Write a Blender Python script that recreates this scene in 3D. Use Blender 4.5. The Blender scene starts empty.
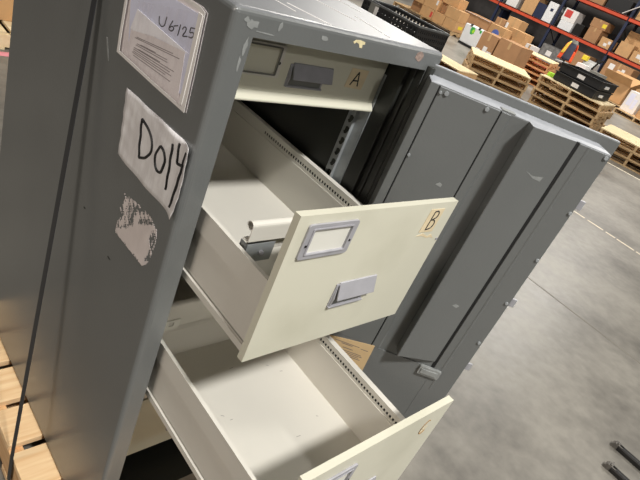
import bpy, bmesh, math, random
from mathutils import Matrix, Vector, Euler
random.seed(7)
S = bpy.context.scene
COL = S.collection

# ------------------------------------------------------------------ camera
cam = bpy.data.cameras.new('camera')
cam.sensor_fit = 'HORIZONTAL'; cam.sensor_width = 36.0
cam.lens = 554.506 / 640 * 36.0
cam.clip_start = 0.02; cam.clip_end = 200
co = bpy.data.objects.new('camera', cam); COL.objects.link(co)
R = Matrix(((0.71006440, 0.10206999, -0.69669955),
            (-0.60868377, 0.58640263, -0.53444927),
            (0.35399522, 0.80356311, 0.47851198)))
co.matrix_world = Matrix.Translation((-0.491875, -0.678507, 1.513643)) @ R.to_4x4()
S.camera = co

# ------------------------------------------------------------------ light, exposure
w = bpy.data.worlds.new('warehouse_air'); S.world = w; w.use_nodes = True
bg = w.node_tree.nodes['Background']
bg.inputs[0].default_value = (1.0, 0.97, 0.94, 1); bg.inputs[1].default_value = 0.085

def area(name, loc, target, size, power, color=(1, 1, 1)):
    l = bpy.data.lights.new(name, 'AREA'); l.shape = 'DISK'; l.size = size; l.energy = power; l.color = color
    o = bpy.data.objects.new(name, l); COL.objects.link(o); o.location = loc
    d = Vector(target) - Vector(loc)
    o.rotation_euler = d.to_track_quat('-Z', 'Y').to_euler()
    return o
area('bay_and_fill_lamp', (-0.2, -3.7, 6.6), (0.2, -0.2, 0.8), 0.65, 530, (1.0, 0.985, 0.95))
area('bay_and_fill_lamp', (0.0, -11.5, 6.6), (0.2, -0.2, 0.8), 0.7, 150, (1.0, 0.97, 0.93))
area('bay_and_fill_lamp', (-13.0, 0.5, 6.8), (0, 0.3, 0.7), 5.0, 580, (1.0, 0.89, 0.79))  # broad unseen fill, added to brighten the left side and soften the strap shadow
area('bay_and_fill_lamp', (7.5, -2.5, 6.8), (7.5, -2.5, 0), 0.8, 330, (1.0, 0.97, 0.92))
area('bay_and_fill_lamp', (8.5, 7.5, 6.8), (8.5, 7.5, 0), 0.8, 640, (1.0, 0.96, 0.90))
area('bay_and_fill_lamp', (15.5, 3.5, 6.8), (15.5, 3.5, 0), 0.8, 640, (1.0, 0.96, 0.90))
area('bay_and_fill_lamp', (16.0, 12.0, 6.8), (16.0, 12.0, 0), 0.8, 640, (1.0, 0.96, 0.90))

S.view_settings.view_transform = 'Standard'
S.view_settings.look = 'None'
S.view_settings.exposure = 0.0
S.view_settings.gamma = 1.0
S.view_settings.use_curve_mapping = False

FZ = -0.14            # floor height; z = 0 is the top of the pallet under the cabinet

# ------------------------------------------------------------------ materials
def srgb(r, g, b):
    f = lambda c: (c / 255 / 12.92) if c / 255 <= 0.04045 else ((c / 255 + 0.055) / 1.055) ** 2.4
    return (f(r), f(g), f(b), 1)

def mat(name, col, rough=0.5, metal=0.0, var=0.0, vscale=4.0, bump=0.0, bscale=60.0, stretch=None, col2=None, thr=(0.35, 0.65), coat=0.0, spec=0.5):
    m = bpy.data.materials.new(name); m.use_nodes = True
    n = m.node_tree.nodes; L = m.node_tree.links
    b = n['Principled BSDF']
    b.inputs['Base Color'].default_value = col
    b.inputs['Roughness'].default_value = rough
    b.inputs['Metallic'].default_value = metal
    b.inputs['Coat Weight'].default_value = coat
    b.inputs['Specular IOR Level'].default_value = spec
    tc = n.new('ShaderNodeTexCoord'); mp = n.new('ShaderNodeMapping')
    L.new(tc.outputs['Object'], mp.inputs[0])
    if stretch: mp.inputs['Scale'].default_value = stretch
    if var or col2:
        nz = n.new('ShaderNodeTexNoise'); nz.inputs['Scale'].default_value = vscale
        nz.inputs['Detail'].default_value = 6
        L.new(mp.outputs[0], nz.inputs['Vector'])
        r = n.new('ShaderNodeValToRGB')
        r.color_ramp.elements[0].position = thr[0]; r.color_ramp.elements[1].position = thr[1]
        if col2 is None:
            r.color_ramp.elements[0].color = tuple(c * (1 - var) for c in col[:3]) + (1,)
            r.color_ramp.elements[1].color = tuple(min(1, c * (1 + var)) for c in col[:3]) + (1,)
        else:
            r.color_ramp.elements[0].color = col; r.color_ramp.elements[1].color = col2
        L.new(nz.outputs['Fac'], r.inputs[0]); L.new(r.outputs[0], b.inputs['Base Color'])
    if bump:
        n2 = n.new('ShaderNodeTexNoise'); n2.inputs['Scale'].default_value = bscale; n2.inputs['Detail'].default_value = 3
        L.new(mp.outputs[0], n2.inputs['Vector'])
        bp = n.new('ShaderNodeBump'); bp.inputs['Strength'].default_value = bump; bp.inputs['Distance'].default_value = 0.002
        L.new(n2.outputs['Fac'], bp.inputs['Height']); L.new(bp.outputs[0], b.inputs['Normal'])
    return m

M = {}
M['grey'] = mat('grey_enamel', srgb(106, 108, 107), 0.3, spec=0.7, var=0.05, vscale=3, bump=0.12, bscale=180)
M['lit_top_grey'] = mat('lit_top_grey_enamel', srgb(120, 121, 123), 0.4, var=0.06, vscale=5, bump=0.1, bscale=150)  # cabinet top: glancing sheen put into a paler grey
M['pale_edge'] = mat('pale_top_edge', srgb(172, 175, 180), 0.45, var=0.08, vscale=30)
M['dark_grey'] = mat('dark_enamel_and_shade', srgb(46, 47, 43), 0.45, var=0.05, bump=0.1, bscale=150)
M['scuff'] = mat('scuffed_enamel', srgb(142, 144, 142), 0.6, var=0.12, vscale=60)
M['cream'] = mat('cream_enamel', srgb(216, 212, 202), 0.38, var=0.02, vscale=5, bump=0.03, bscale=120)
M['cream_dirty'] = mat('cream_enamel_worn', srgb(217, 214, 195), 0.42, col2=srgb(204, 201, 181), vscale=6, thr=(0.5, 0.8))
M['chrome'] = mat('brushed_aluminium', srgb(172, 171, 176), 0.4, 0.15, var=0.06, vscale=40)
M['galv'] = mat('galvanised_steel', srgb(166, 170, 172), 0.4, 0.3, var=0.12, vscale=30)
M['hole'] = mat('black_recess', srgb(22, 22, 22), 0.7, var=0.1)
M['card_white'] = mat('white_card', srgb(226, 224, 214), 0.7, var=0.02)
M['tan_tape'] = mat('tan_masking_tape', srgb(226, 208, 172), 0.75, var=0.05, vscale=40)
M['tan_card'] = mat('tan_paper_card', srgb(207, 178, 134), 0.75, var=0.05, vscale=20)
M['ink'] = mat('black_marker_ink', srgb(24, 23, 24), 0.5, var=0.1)
M['thin_ink'] = mat('grey_print_ink', srgb(110, 100, 100), 0.6, var=0.1)
M['brown_ink'] = mat('brown_stain', srgb(160, 122, 72), 0.7, var=0.2, vscale=80)
M['paper'] = mat('white_paper', srgb(248, 246, 250), 0.7, var=0.02)
M['bluepaper'] = mat('bluish_paper', srgb(224, 226, 246), 0.6, var=0.03)
M['formpaper'] = mat('printed_form_paper', srgb(240, 232, 232), 0.6, var=0.03)
M['wrap'] = mat('crinkled_white_plastic', srgb(226, 222, 222), 0.25, col2=srgb(246, 244, 244), vscale=5, stretch=(1, 9, 2), bump=0.5, bscale=22)
M['residue'] = mat('torn_paper_residue', srgb(222, 212, 208), 0.8, var=0.04, vscale=30)
M['chip'] = mat('primer_chip', srgb(226, 212, 168), 0.7, var=0.1, vscale=90)
M['chip_brown'] = mat('rust_chip', srgb(150, 130, 120), 0.8, var=0.25, vscale=200)
M['strap'] = mat('black_poly_strap', srgb(42, 43, 46), 0.42, var=0.08, vscale=30)
def wood(name, a, b):
    return mat(name, a, 0.65, col2=b, vscale=3.0, stretch=(2, 14, 14), thr=(0.3, 0.72), bump=0.2, bscale=40)
M['wood_x'] = mat('pine_boards', srgb(232, 190, 140), 0.6, col2=srgb(250, 218, 172), vscale=4, stretch=(1.2, 16, 16), thr=(0.3, 0.7))
M['wood_y'] = mat('pine_stringers', srgb(206, 158, 108), 0.65, col2=srgb(232, 192, 142), vscale=4, stretch=(16, 1.2, 16), thr=(0.3, 0.7))
M['wood_old'] = mat('weathered_pallet_wood', srgb(172, 140, 100), 0.75, col2=srgb(208, 178, 134), vscale=3, stretch=(6, 3, 9), thr=(0.3, 0.7))
M['wood_pale'] = mat('pale_pallet_wood', srgb(232, 208, 162), 0.7, col2=srgb(244, 226, 186), vscale=3, stretch=(12, 1.5, 9), thr=(0.3, 0.7))
M['wood_red'] = mat('reddish_pallet_wood', srgb(196, 132, 84), 0.75, col2=srgb(226, 176, 122), vscale=5, stretch=(6, 3, 9), thr=(0.3, 0.7))
M['kraft'] = mat('kraft_cardboard', srgb(203, 160, 112), 0.75, var=0.06, vscale=4)
M['kraft_dark'] = mat('brown_cardboard', srgb(170, 128, 90), 0.78, var=0.07, vscale=4)
M['kraft_tape'] = mat('carton_tape', srgb(196, 160, 116), 0.3, var=0.05)
M['label'] = mat('white_label', srgb(232, 228, 224), 0.6, var=0.05, vscale=30)
M['yellow'] = mat('yellow_label', srgb(238, 214, 60), 0.6, var=0.03)
M['black_plastic'] = mat('black_plastic', srgb(36, 36, 37), 0.45, var=0.1, vscale=20)
M['grey_plastic'] = mat('grey_plastic', srgb(122, 122, 116), 0.5, var=0.06)
M['rim'] = mat('worn_rim', srgb(96, 98, 98), 0.4, var=0.2, vscale=12)
M['white_plastic'] = mat('white_plastic', srgb(232, 233, 234), 0.45, var=0.03)
M['green'] = mat('green_print', srgb(70, 176, 84), 0.6, var=0.15, vscale=20)
M['lime'] = mat('lime_print', srgb(170, 226, 60), 0.6, var=0.1)
M['blue_print'] = mat('blue_print', srgb(92, 112, 186), 0.6, var=0.1)
M['red_print'] = mat('red_print', srgb(206, 70, 62), 0.6, var=0.1)
M['orange_beam'] = mat('orange_rack_paint', srgb(208, 84, 56), 0.45, var=0.1, vscale=6)
M['navy'] = mat('navy_rack_paint', srgb(40, 48, 74), 0.5, var=0.12, vscale=6)
M['black_steel'] = mat('black_steel', srgb(38, 37, 36), 0.4, 0.3, var=0.15, vscale=20)
M['worn_tip'] = mat('worn_steel_tip', srgb(110, 106, 100), 0.5, 0.4, var=0.2, vscale=60)
M['hivis_o'] = mat('orange_hi_vis', srgb(244, 92, 44), 0.7, var=0.05)
M['hivis_y'] = mat('yellow_hi_vis', srgb(240, 214, 84), 0.6, var=0.05)
M['dark_cloth'] = mat('dark_blue_cloth', srgb(62, 66, 84), 0.8, var=0.15)
M['grey_metal'] = mat('light_grey_metal', srgb(186, 186, 184), 0.5, 0.1, var=0.1, vscale=8)
M['wire'] = mat('wire_deck', srgb(92, 90, 88), 0.5, 0.4, var=0.1)
M['dark_wall'] = mat('dark_wall', srgb(96, 92, 90), 0.9, var=0.1)
M['tape_floor'] = mat('worn_floor_tape', srgb(226, 214, 190), 0.6, var=0.12, vscale=14)
M['tape_pink'] = mat('pink_floor_tape', srgb(236, 150, 160), 0.6, var=0.1)
M['joint'] = mat('floor_joint_filler', srgb(128, 122, 112), 0.7, var=0.15)
M['clutter'] = mat('grey_clutter', srgb(120, 118, 116), 0.6, var=0.3, vscale=10)

def concrete():
    m = bpy.data.materials.new('polished_concrete'); m.use_nodes = True
    n = m.node_tree.nodes; L = m.node_tree.links; b = n['Principled BSDF']
    tc = n.new('ShaderNodeTexCoord')
    a = n.new('ShaderNodeTexNoise'); a.inputs['Scale'].default_value = 1.3; a.inputs['Detail'].default_value = 8; a.inputs['Roughness'].default_value = 0.62
    c = n.new('ShaderNodeTexNoise'); c.inputs['Scale'].default_value = 14; c.inputs['Detail'].default_value = 5
    L.new(tc.outputs['Object'], a.inputs['Vector']); L.new(tc.outputs['Object'], c.inputs['Vector'])
    mx = n.new('ShaderNodeMath'); mx.operation = 'MULTIPLY_ADD'; mx.inputs[1].default_value = 0.35
    L.new(c.outputs['Fac'], mx.inputs[0]); L.new(a.outputs['Fac'], mx.inputs[2])
    r = n.new('ShaderNodeValToRGB')
    r.color_ramp.elements[0].position = 0.50; r.color_ramp.elements[0].color = srgb(104, 100, 93)
    r.color_ramp.elements[1].position = 0.84; r.color_ramp.elements[1].color = srgb(146, 141, 131)
    L.new(mx.outputs[0], r.inputs[0]); L.new(r.outputs[0], b.inputs['Base Color'])
    rr = n.new('ShaderNodeMapRange'); rr.inputs[3].default_value = 0.28; rr.inputs[4].default_value = 0.5
    L.new(a.outputs['Fac'], rr.inputs[0]); L.new(rr.outputs[0], b.inputs['Roughness'])
    return m
M['concrete'] = concrete()

def film():
    m = bpy.data.materials.new('clear_pouch_film'); m.use_nodes = True
    n = m.node_tree.nodes; L = m.node_tree.links
    n.remove(n['Principled BSDF'])
    t = n.new('ShaderNodeBsdfTransparent'); g = n.new('ShaderNodeBsdfPrincipled'); x = n.new('ShaderNodeMixShader')
    g.inputs['Base Color'].default_value = srgb(222, 214, 218); g.inputs['Roughness'].default_value = 0.2
    tc = n.new('ShaderNodeTexCoord'); mp = n.new('ShaderNodeMapping'); mp.inputs['Scale'].default_value = (1, 12, 3)
    nz = n.new('ShaderNodeTexNoise'); nz.inputs['Scale'].default_value = 5; nz.inputs['Detail'].default_value = 4
    L.new(tc.outputs['Object'], mp.inputs[0]); L.new(mp.outputs[0], nz.inputs['Vector'])
    mr = n.new('ShaderNodeMapRange'); mr.inputs[1].default_value = 0.45; mr.inputs[2].default_value = 0.75; mr.inputs[3].default_value = 0.03; mr.inputs[4].default_value = 0.25
    L.new(nz.outputs['Fac'], mr.inputs[0]); L.new(mr.outputs[0], x.inputs[0])
    L.new(t.outputs[0], x.inputs[1]); L.new(g.outputs[0], x.inputs[2])
    bp = n.new('ShaderNodeBump'); bp.inputs['Strength'].default_value = 0.6; bp.inputs['Distance'].default_value = 0.003
    L.new(nz.outputs['Fac'], bp.inputs['Height']); L.new(bp.outputs[0], g.inputs['Normal'])
    L.new(x.outputs[0], n['Material Output'].inputs[0])
    return m
M['film'] = film()

# ------------------------------------------------------------------ mesh helpers
class MB:
    def __init__(s): s.b = bmesh.new()
    def box(s, x0, x1, y0, y1, z0, z1, T=None):
        v = [s.b.verts.new(p) for p in ((x0, y0, z0), (x1, y0, z0), (x1, y1, z0), (x0, y1, z0), (x0, y0, z1), (x1, y0, z1), (x1, y1, z1), (x0, y1, z1))]
        for f in ((3, 2, 1, 0), (4, 5, 6, 7), (0, 1, 5, 4), (1, 2, 6, 5), (2, 3, 7, 6), (3, 0, 4, 7)):
            s.b.faces.new([v[i] for i in f])
        if T is not None:
            for q in v: q.co = T @ q.co
        return s
    def prism(s, pts, a, b, f):
        """pts = 2-D outline, f(p, q, h) -> 3-D point, swept from h=a to h=b"""
        lo = [s.b.verts.new(f(p[0], p[1], a)) for p in pts]; hi = [s.b.verts.new(f(p[0], p[1], b)) for p in pts]
        n = len(pts)
        s.b.faces.new(lo[::-1]); s.b.faces.new(hi)
        for i in range(n): s.b.faces.new((lo[i], lo[(i + 1) % n], hi[(i + 1) % n], hi[i]))
        return s
    def ring(s, out, inn, a, b, f):
        """flat frame between two outlines of equal length"""
        n = len(out)
        vs = [[s.b.verts.new(f(p[0], p[1], h)) for p in pts] for h in (a, b) for pts in (out, inn)]
        ol, il, oh, ih = vs
        for i in range(n):
            j = (i + 1) % n
            s.b.faces.new((oh[i], oh[j], ih[j], ih[i])); s.b.faces.new((ol[j], ol[i], il[i], il[j]))
            s.b.faces.new((ol[i], ol[j], oh[j], oh[i])); s.b.faces.new((il[j], il[i], ih[i], ih[j]))
        return s
    def tube(s, pts, r, seg=8, cap=True):
        pts = [Vector(p) for p in pts]; rings = []
        for i, p in enumerate(pts):
            d = (pts[min(i + 1, len(pts) - 1)] - pts[max(i - 1, 0)]).normalized()
            a = d.orthogonal().normalized() if not rings else (prev - d * prev.dot(d)).normalized()
            prev = a; c = d.cross(a)
            rings.append([s.b.verts.new(p + (a * math.cos(t) + c * math.sin(t)) * r) for t in [2 * math.pi * k / seg for k in range(seg)]])
        for A, B in zip(rings, rings[1:]):
            for k in range(seg): s.b.faces.new((A[k], A[(k + 1) % seg], B[(k + 1) % seg], B[k]))
        if cap: s.b.faces.new(rings[0][::-1]); s.b.faces.new(rings[-1])
        return s
    def cyl(s, a, b, r, seg=14): return s.tube([a, b], r, seg)
    def pipe(s, a, b, r, t, seg=18):
        a = Vector(a); b = Vector(b); d = (b - a).normalized(); u = d.orthogonal().normalized(); c = d.cross(u)
        R_ = [[s.b.verts.new(p + (u * math.cos(q) + c * math.sin(q)) * rr) for q in [2 * math.pi * k / seg for k in range(seg)]] for p in (a, b) for rr in (r, r - t)]
        ao, ai, bo, bi = R_
        for k in range(seg):
            j = (k + 1) % seg
            s.b.faces.new((ao[k], ao[j], bo[j], bo[k])); s.b.faces.new((ai[j], ai[k], bi[k], bi[j]))
            s.b.faces.new((ao[j], ao[k], ai[k], ai[j])); s.b.faces.new((bo[k], bo[j], bi[j], bi[k]))
        return s
    def quad(s, *p):
        s.b.faces.new([s.b.verts.new(q) for q in p]); return s
    def build(s, name, m, parent=None, loc=None, bevel=0.0, smooth=False, seg=2, rot=None):
        if loc is not None and parent is None:
            for v in s.b.verts: v.co -= Vector(loc)
        bmesh.ops.recalc_face_normals(s.b, faces=s.b.faces[:])
        me = bpy.data.meshes.new(name); s.b.to_mesh(me); s.b.free()
        o = bpy.data.objects.new(name, me); COL.objects.link(o); me.materials.append(M[m] if isinstance(m, str) else m)
        if loc is not None: o.location = loc
        if rot is not None: o.rotation_euler = (0, 0, rot)
        if parent: o.parent = parent
        if bevel:
            k = o.modifiers.new('bevel', 'BEVEL'); k.width = bevel; k.segments = seg; k.limit_method = 'ANGLE'; k.angle_limit = 0.6
        if smooth:
            for p in me.polygons: p.use_smooth = True
        return o

def tag(o, label, cat, group=None, kind=None):
    o['label'] = label; o['category'] = cat
    if group: o['group'] = group
    if kind: o['kind'] = kind
    return o
def structure(o): o['kind'] = 'structure'; return o
def empty(name, loc, rz=0.0):
    o = bpy.data.objects.new(name, None); COL.objects.link(o); o.location = loc; o.rotation_euler = (0, 0, rz); o.empty_display_size = 0.1
    return o
def copy_tree(o, parent=None):
    c = o.copy(); COL.objects.link(c)
    if parent: c.parent = parent
    for ch in list(o.children): copy_tree(ch, c)
    return c
XY = lambda p, q, h: (p, q, h)
XZ = lambda p, q, h: (p, h, q)        # outline in x,z swept along y
YZ = lambda p, q, h: (h, p, q)        # outline in y,z swept along x

# ------------------------------------------------------------------ setting
b = MB(); b.box(-9, 27, -9, 20, FZ - 0.1, FZ); structure(b.build('floor', 'concrete'))
b = MB(); b.box(26.0, 26.2, -9, 20, FZ, 6); structure(b.build('wall_back', 'dark_wall'))
b = MB()
y = 2.6
while y > -3.0:
    l = random.uniform(0.10, 0.24)
    b.box(5.68 + random.uniform(-.004, .004), 5.712, y - l, y, FZ, FZ + 0.0012); y -= l + random.uniform(0.012, 0.05)
structure(b.build('trim_1', 'tape_floor'))
b = MB(); b.box(3.455, 3.472, -5, 9, FZ, FZ + 0.0008); structure(b.build('trim_2', 'joint'))
b = MB(); b.prism([(9.24, 2.7), (9.28, 2.0), (9.36, 1.3), (9.46, 0.4), (9.52, 0.4), (9.42, 1.3), (9.33, 2.0), (9.30, 2.7)], FZ, FZ + 0.0012, XY)
structure(b.build('trim_3', 'tape_floor'))
b = MB(); b.box(0.45, 1.6, 3.62, 3.70, FZ, FZ + 0.0012); structure(b.build('trim_4', 'tape_pink'))

# ------------------------------------------------------------------ pallet under the cabinet
pal = empty('wooden_pallet', (0, 0, FZ))
tag(pal, 'pale pine pallet under the grey steel file cabinet', 'pallet')
b = MB()
y = 0.935
gaps = []
for k in range(8):
    b.box(-0.09, 0.70, y - 0.127, y, 0.118, 0.14); y -= 0.155
b.build('deck', 'wood_x', pal, bevel=0.002)
for x0 in (-0.088, 0.28, 0.655):
    MB().box(x0, x0 + 0.038, -0.29, 0.935, 0.022, 0.118).build('stringer', 'wood_y', pal, bevel=0.002)
b = MB()
for y0 in (-0.29, 0.0, 0.28, 0.56, 0.84): b.box(-0.09, 0.70, y0, y0 + 0.09, 0.0, 0.022)
b.build('base_boards', 'wood_x', pal, bevel=0.002)

# ------------------------------------------------------------------ the file cabinet
W, H, D, T, TL = 0.53, 1.366, 0.9165, 0.043, 0.040
cab = empty('file_cabinet', (0, 0, 0))
tag(cab, 'tall grey steel fire file cabinet with cream drawers, two pulled out, door open', 'file cabinet')
B = bmesh.new()
o8 = [B.verts.new(p) for p in ((0, 0, 0), (W, 0, 0), (W, 0, H), (0, 0, H), (0, D, 0), (W, D, 0), (W, D, H), (0, D, H))]
BZ = 0.09
i8 = [B.verts.new(p) for p in ((T, 0, BZ), (W - T, 0, BZ), (W - T, 0, H - TL), (T, 0, H - TL), (T, D - .05, BZ), (W - T, D - .05, BZ), (W - T, D - .05, H - TL), (T, D - .05, H - TL))]
for k in range(4):
    j = (k + 1) % 4
    B.faces.new((o8[k], o8[j], i8[j], i8[k]))
    B.faces.new((o8[j], o8[k], o8[k + 4], o8[j + 4]))
    B.faces.new((i8[k], i8[j], i8[j + 4], i8[k + 4]))
B.faces.new(o8[4:]); B.faces.new(i8[4:])
es = [e for e in B.edges if all(v in o8 for v in e.verts)]
bmesh.ops.bevel(B, geom=es, offset=0.010, segments=4, affect='EDGES', profile=0.5)
mb = MB(); mb.b.free(); mb.b = B
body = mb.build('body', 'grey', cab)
body.data.materials.append(M['lit_top_grey']); body.data.materials.append(M['dark_grey'])
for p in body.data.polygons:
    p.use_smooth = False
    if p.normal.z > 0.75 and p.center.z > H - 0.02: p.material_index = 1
    elif p.center.y > 0.003 and T - .002 < p.center.x < W - T + .002 and BZ - .002 < p.center.z < H - TL + .002 and p.center.y < D - .045: p.material_index = 2  # cavity walls: shade inside the cabinet put into the colour
# inner liner: steps inside the opening, interior shade put into their dark colour
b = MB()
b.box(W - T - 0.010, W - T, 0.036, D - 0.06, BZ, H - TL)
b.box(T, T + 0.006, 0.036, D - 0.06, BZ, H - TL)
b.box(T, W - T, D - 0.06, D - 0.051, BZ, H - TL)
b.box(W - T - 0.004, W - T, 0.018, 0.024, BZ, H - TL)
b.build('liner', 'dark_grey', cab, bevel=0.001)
# divider rails
b = MB()
b.box(T + .008, W - T - .012, 0.086, 0.11, 0.392, 0.444)
b.box(T + .008, W - T - .012, 0.10, 0.8, 0.150, 0.158)
b.build('divider_rail', 'cream', cab, bevel=0.001)

def punched(name, x, y0, y1, z0, z1, pitch):
    b = MB(); bm = b.b
    k0 = [(-.0042, .004), (-.0042, .0085), (0.0, .011), (.0042, .0085), (.0042, .0), (.0062, -.003), (.003, -.0075), (-.001, -.005)]
    n = int((z1 - z0) / pitch); w2 = (y1 - y0) / 2; yc = (y0 + y1) / 2
    for i in range(n):
        zc = z0 + (i + .5) * pitch; h = pitch / 2
        rect = [(-w2, 0), (-w2, h), (0, h), (w2, h), (w2, 0), (w2, -h), (0, -h), (-w2, -h)]
        b.ring([(yc + p, zc + q) for p, q in rect], [(yc + p * 1.6, zc + q * 1.12) for p, q in k0], x, x + 0.0015, YZ)
    b.box(x - 0.010, x + 0.0015, y0 - 0.0015, y0, z0, z0 + n * pitch)
    b.box(x - 0.001, x + 0.0015, y0 - 0.030, y0, z0, z0 + n * pitch)
    return b.build(name, 'galv', cab)
punched('punched_upright', 0.4755, 0.108, 0.137, 0.11, 1.30, 0.0285)
punched('punched_upright', 0.4755, 0.70, 0.729, 0.11, 1.30, 0.0285)

DX0, DX1 = 0.049, 0.4722
def tray(y0, z0, length, floor_h=0.014, side_h=0.152):
    """open steel tray: double sides, slotted right ledge, slide channel"""
    y1 = y0 + length; b = MB()
    xl, xr = 0.060, 0.461
    zt = z0 + side_h; zf = z0 + floor_h
    shade_strip = MB(); shade_strip.box(xr - .0075, xr - .0050, y0 + .004, y1 - .004, zt - .026, zt - .008)  # dark strip standing in for the shade inside the slotted cavity
    b.box(xl, xr, y0, y1, zf - 0.004, zf)                      # floor
    b.box(xl, xr, y1 - 0.004, y1, z0, zt)                      # back
    for s, xa in ((1, xl), (-1, xr)):
        f = lambda a, c: (xa + a, xa + c) if s > 0 else (xa - c, xa - a)
        q = f(0, 0.0025); b.box(q[0], q[1], y0, y1, z0 + 0.012, zt - 0.045)     # recessed lower outer skin
        q = f(-0.0029, 0.001); b.box(q[0], q[1], y0 + .0003, y1 - .0003, zt - 0.046, zt - .0012)         # proud upper band
        wi = 0.0125 if s < 0 else 0.005
        q = f(-0.003, wi); b.box(q[0], q[1], y0, y1, zt - 0.0025, zt)           # lip
        q = f(wi - .002, wi)
        if s > 0: b.box(q[0], q[1], y0, y1, zf, zt - .002)
        else:                                                                   # slotted inner skin
            b.box(q[0], q[1], y0, y1, zt - .013, zt - .0026)
            b.box(q[0], q[1], y0, y1, zt - .030, zt - .021)
            q = f(wi - .001, wi + .0015); b.box(q[0], q[1], y0, y1, zf, zt - .0285)
        q = f(-0.0045, 0.002); b.box(q[0], q[1], y0 + .004, y1, z0 - 0.004, z0 + 0.010)   # slide channel
        if s < 0:
            y = y0; q = f(wi - .002, wi)
            while y < y1 - .01:
                ye = y + .0042 if y < y0 + .55 else y1
                b.box(q[0], q[1], y, ye, zt - 0.021, zt - 0.013); y = y + 0.0098 if ye < y1 else y1
    return b, shade_strip

def tray_object(*a, **k):
    b, shade_strip = tray(*a, **k)
    d = b.build('drawer', 'cream', cab)
    shade_strip.build('slot_shade', 'black_steel', d)
    return d

def drawer(name_z0, z1, yf, z0t, length, ribs=True):
    d = tray_object(yf + 0.012, z0t, length)
    z0 = name_z0
    b = MB()
    b.box(DX0, DX1, yf, yf + 0.0025, z0, z1)
    b.box(DX0, DX0 + .0025, yf + .0025, yf + 0.014, z0, z1); b.box(DX1 - .0025, DX1, yf + .0025, yf + 0.014, z0, z1)
    b.box(DX0 + .0025, DX1 - .0025, yf + .0025, yf + 0.014, z1 - .0025, z1); b.box(DX0 + .0025, DX1 - .0025, yf + .0025, yf + 0.014, z0, z0 + .0025)
    b.box(DX0 + .004, DX1 - .004, yf + .0115, yf + .0138, z0 + .004, z1 - .004)
    b.build('front_panel', 'cream_dirty', d)
    return d

def round_rect(x0, x1, z0, z1, r, n=4):
    pts = []
    for cx, cz, a in ((x1 - r, z1 - r, 0), (x0 + r, z1 - r, 90), (x0 + r, z0 + r, 180), (x1 - r, z0 + r, 270)):
        for k in range(n + 1):
            t = math.radians(a + 90 * k / n); pts.append((cx + r * math.cos(t), cz + r * math.sin(t)))
    return pts

def label_holder(d, x0, x1, z0, z1, yf):
    b = MB()
    b.ring(round_rect(x0, x1, z0, z1, .006), round_rect(x0 + .014, x1 - .014, z0 + .011, z1 - .010, .002), yf - 0.004, yf, XZ)
    b.ring(round_rect(x0 + .010, x1 - .010, z0 + .008, z1 - .007, .003), round_rect(x0 + .014, x1 - .014, z0 + .011, z1 - .010, .002), yf - 0.0055, yf - 0.004, XZ)
    b.build('label_holder', 'chrome', d, bevel=0.0008)
    MB().box(x0 + .012, x1 - .012, yf - 0.001, yf - 0.0002, z0 + .010, z1 - .009).build('label_card', 'card_white', d)
    for x in (x0 + .007, x1 - .007):
        MB().cyl((x, yf - 0.0052, (z0 + z1) / 2 - .006), (x, yf - 0.004, (z0 + z1) / 2 - .006), 0.0022, 10).build('screw', 'hole', d)

def pull_handle(d, x0, x1, z0, z1, yf):
    """cup pull: sloping hood above a shadowed slot with a bottom lip"""
    b = MB(); h = z1 - z0
    zt, zm = z1, z0 + h * 0.40
    pr = [(yf, zt), (yf - .0025, zt - .0008), (yf - .0125, zm + .001), (yf - .0125, zm - .001), (yf - .0105, zm - .001), (yf, zt - .006)]
    b.prism(pr, x0 + .003, x1, lambda p, q, h_: (h_, p, q))
    b.ring([(x0 - .004, z0), (x1 - .016, z0), (x1 - .016, zt - .003), (x0 - .004, zt - .003)],
           [(x0 + .001, z0 + .004), (x1 - .020, z0 + .004), (x1 - .020, zt - .008), (x0 + .001, zt - .008)], yf - .0022, yf, XZ)
    b.box(x0 - .004, x1 - .016, yf - .006, yf - .002, z0 + .0005, z0 + .004)
    b.prism([(yf, z0), (yf - .004, z0), (yf - .007, zm), (yf - .002, zt - .003), (yf, zt - .003)], x0 - .002, x0 + .0005, lambda p, q, h_: (h_, p, q))
    b.build('handle', 'chrome', d, bevel=0.0006)
    MB().box(x0 + .001, x1 - .018, yf - .0012, yf - .0002, z0 + .004, zt - .006).build('handle_recess', 'grey_plastic', d)

def smooth(pts, n=5):
    if len(pts) < 3: return list(pts)
    P = [pts[0]] + list(pts) + [pts[-1]]; out = []
    for a, b_, c, d in zip(P, P[1:], P[2:], P[3:]):
        for k in range(n):
            t = k / n
            out.append(tuple(.5 * (2 * q + (r_ - p) * t + (2 * p - 5 * q + 4 * r_ - s_) * t * t + (3 * q - p - 3 * r_ + s_) * t ** 3) for p, q, r_, s_ in zip(a, b_, c, d)))
    return out + [pts[-1]]

def stroke(b, pts, y, r, plane='xz'):
    pts = smooth(pts)
    P = [(p[0], y, p[1]) if plane == 'xz' else (y, p[0], p[1]) for p in pts]
    b.tube(P, r, 6)

def letter_sticker(d, x0, x1, z0, z1, yf, strokes, r=0.0012):
    o = MB().prism([(x0, z0), (x1 - .003, z0 - .002), (x1, z1), (x0 + .004, z1 + .001)], yf - 0.0008, yf - 0.0001, XZ).build('letter_sticker', 'tan_tape', d)
    b = MB()
    for st in strokes:
        stroke(b, [(x0 + (x1 - x0) * p, z0 + (z1 - z0) * q) for p, q in st], yf - 0.0008, r)
    b.build('letter', 'ink', d)

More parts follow.
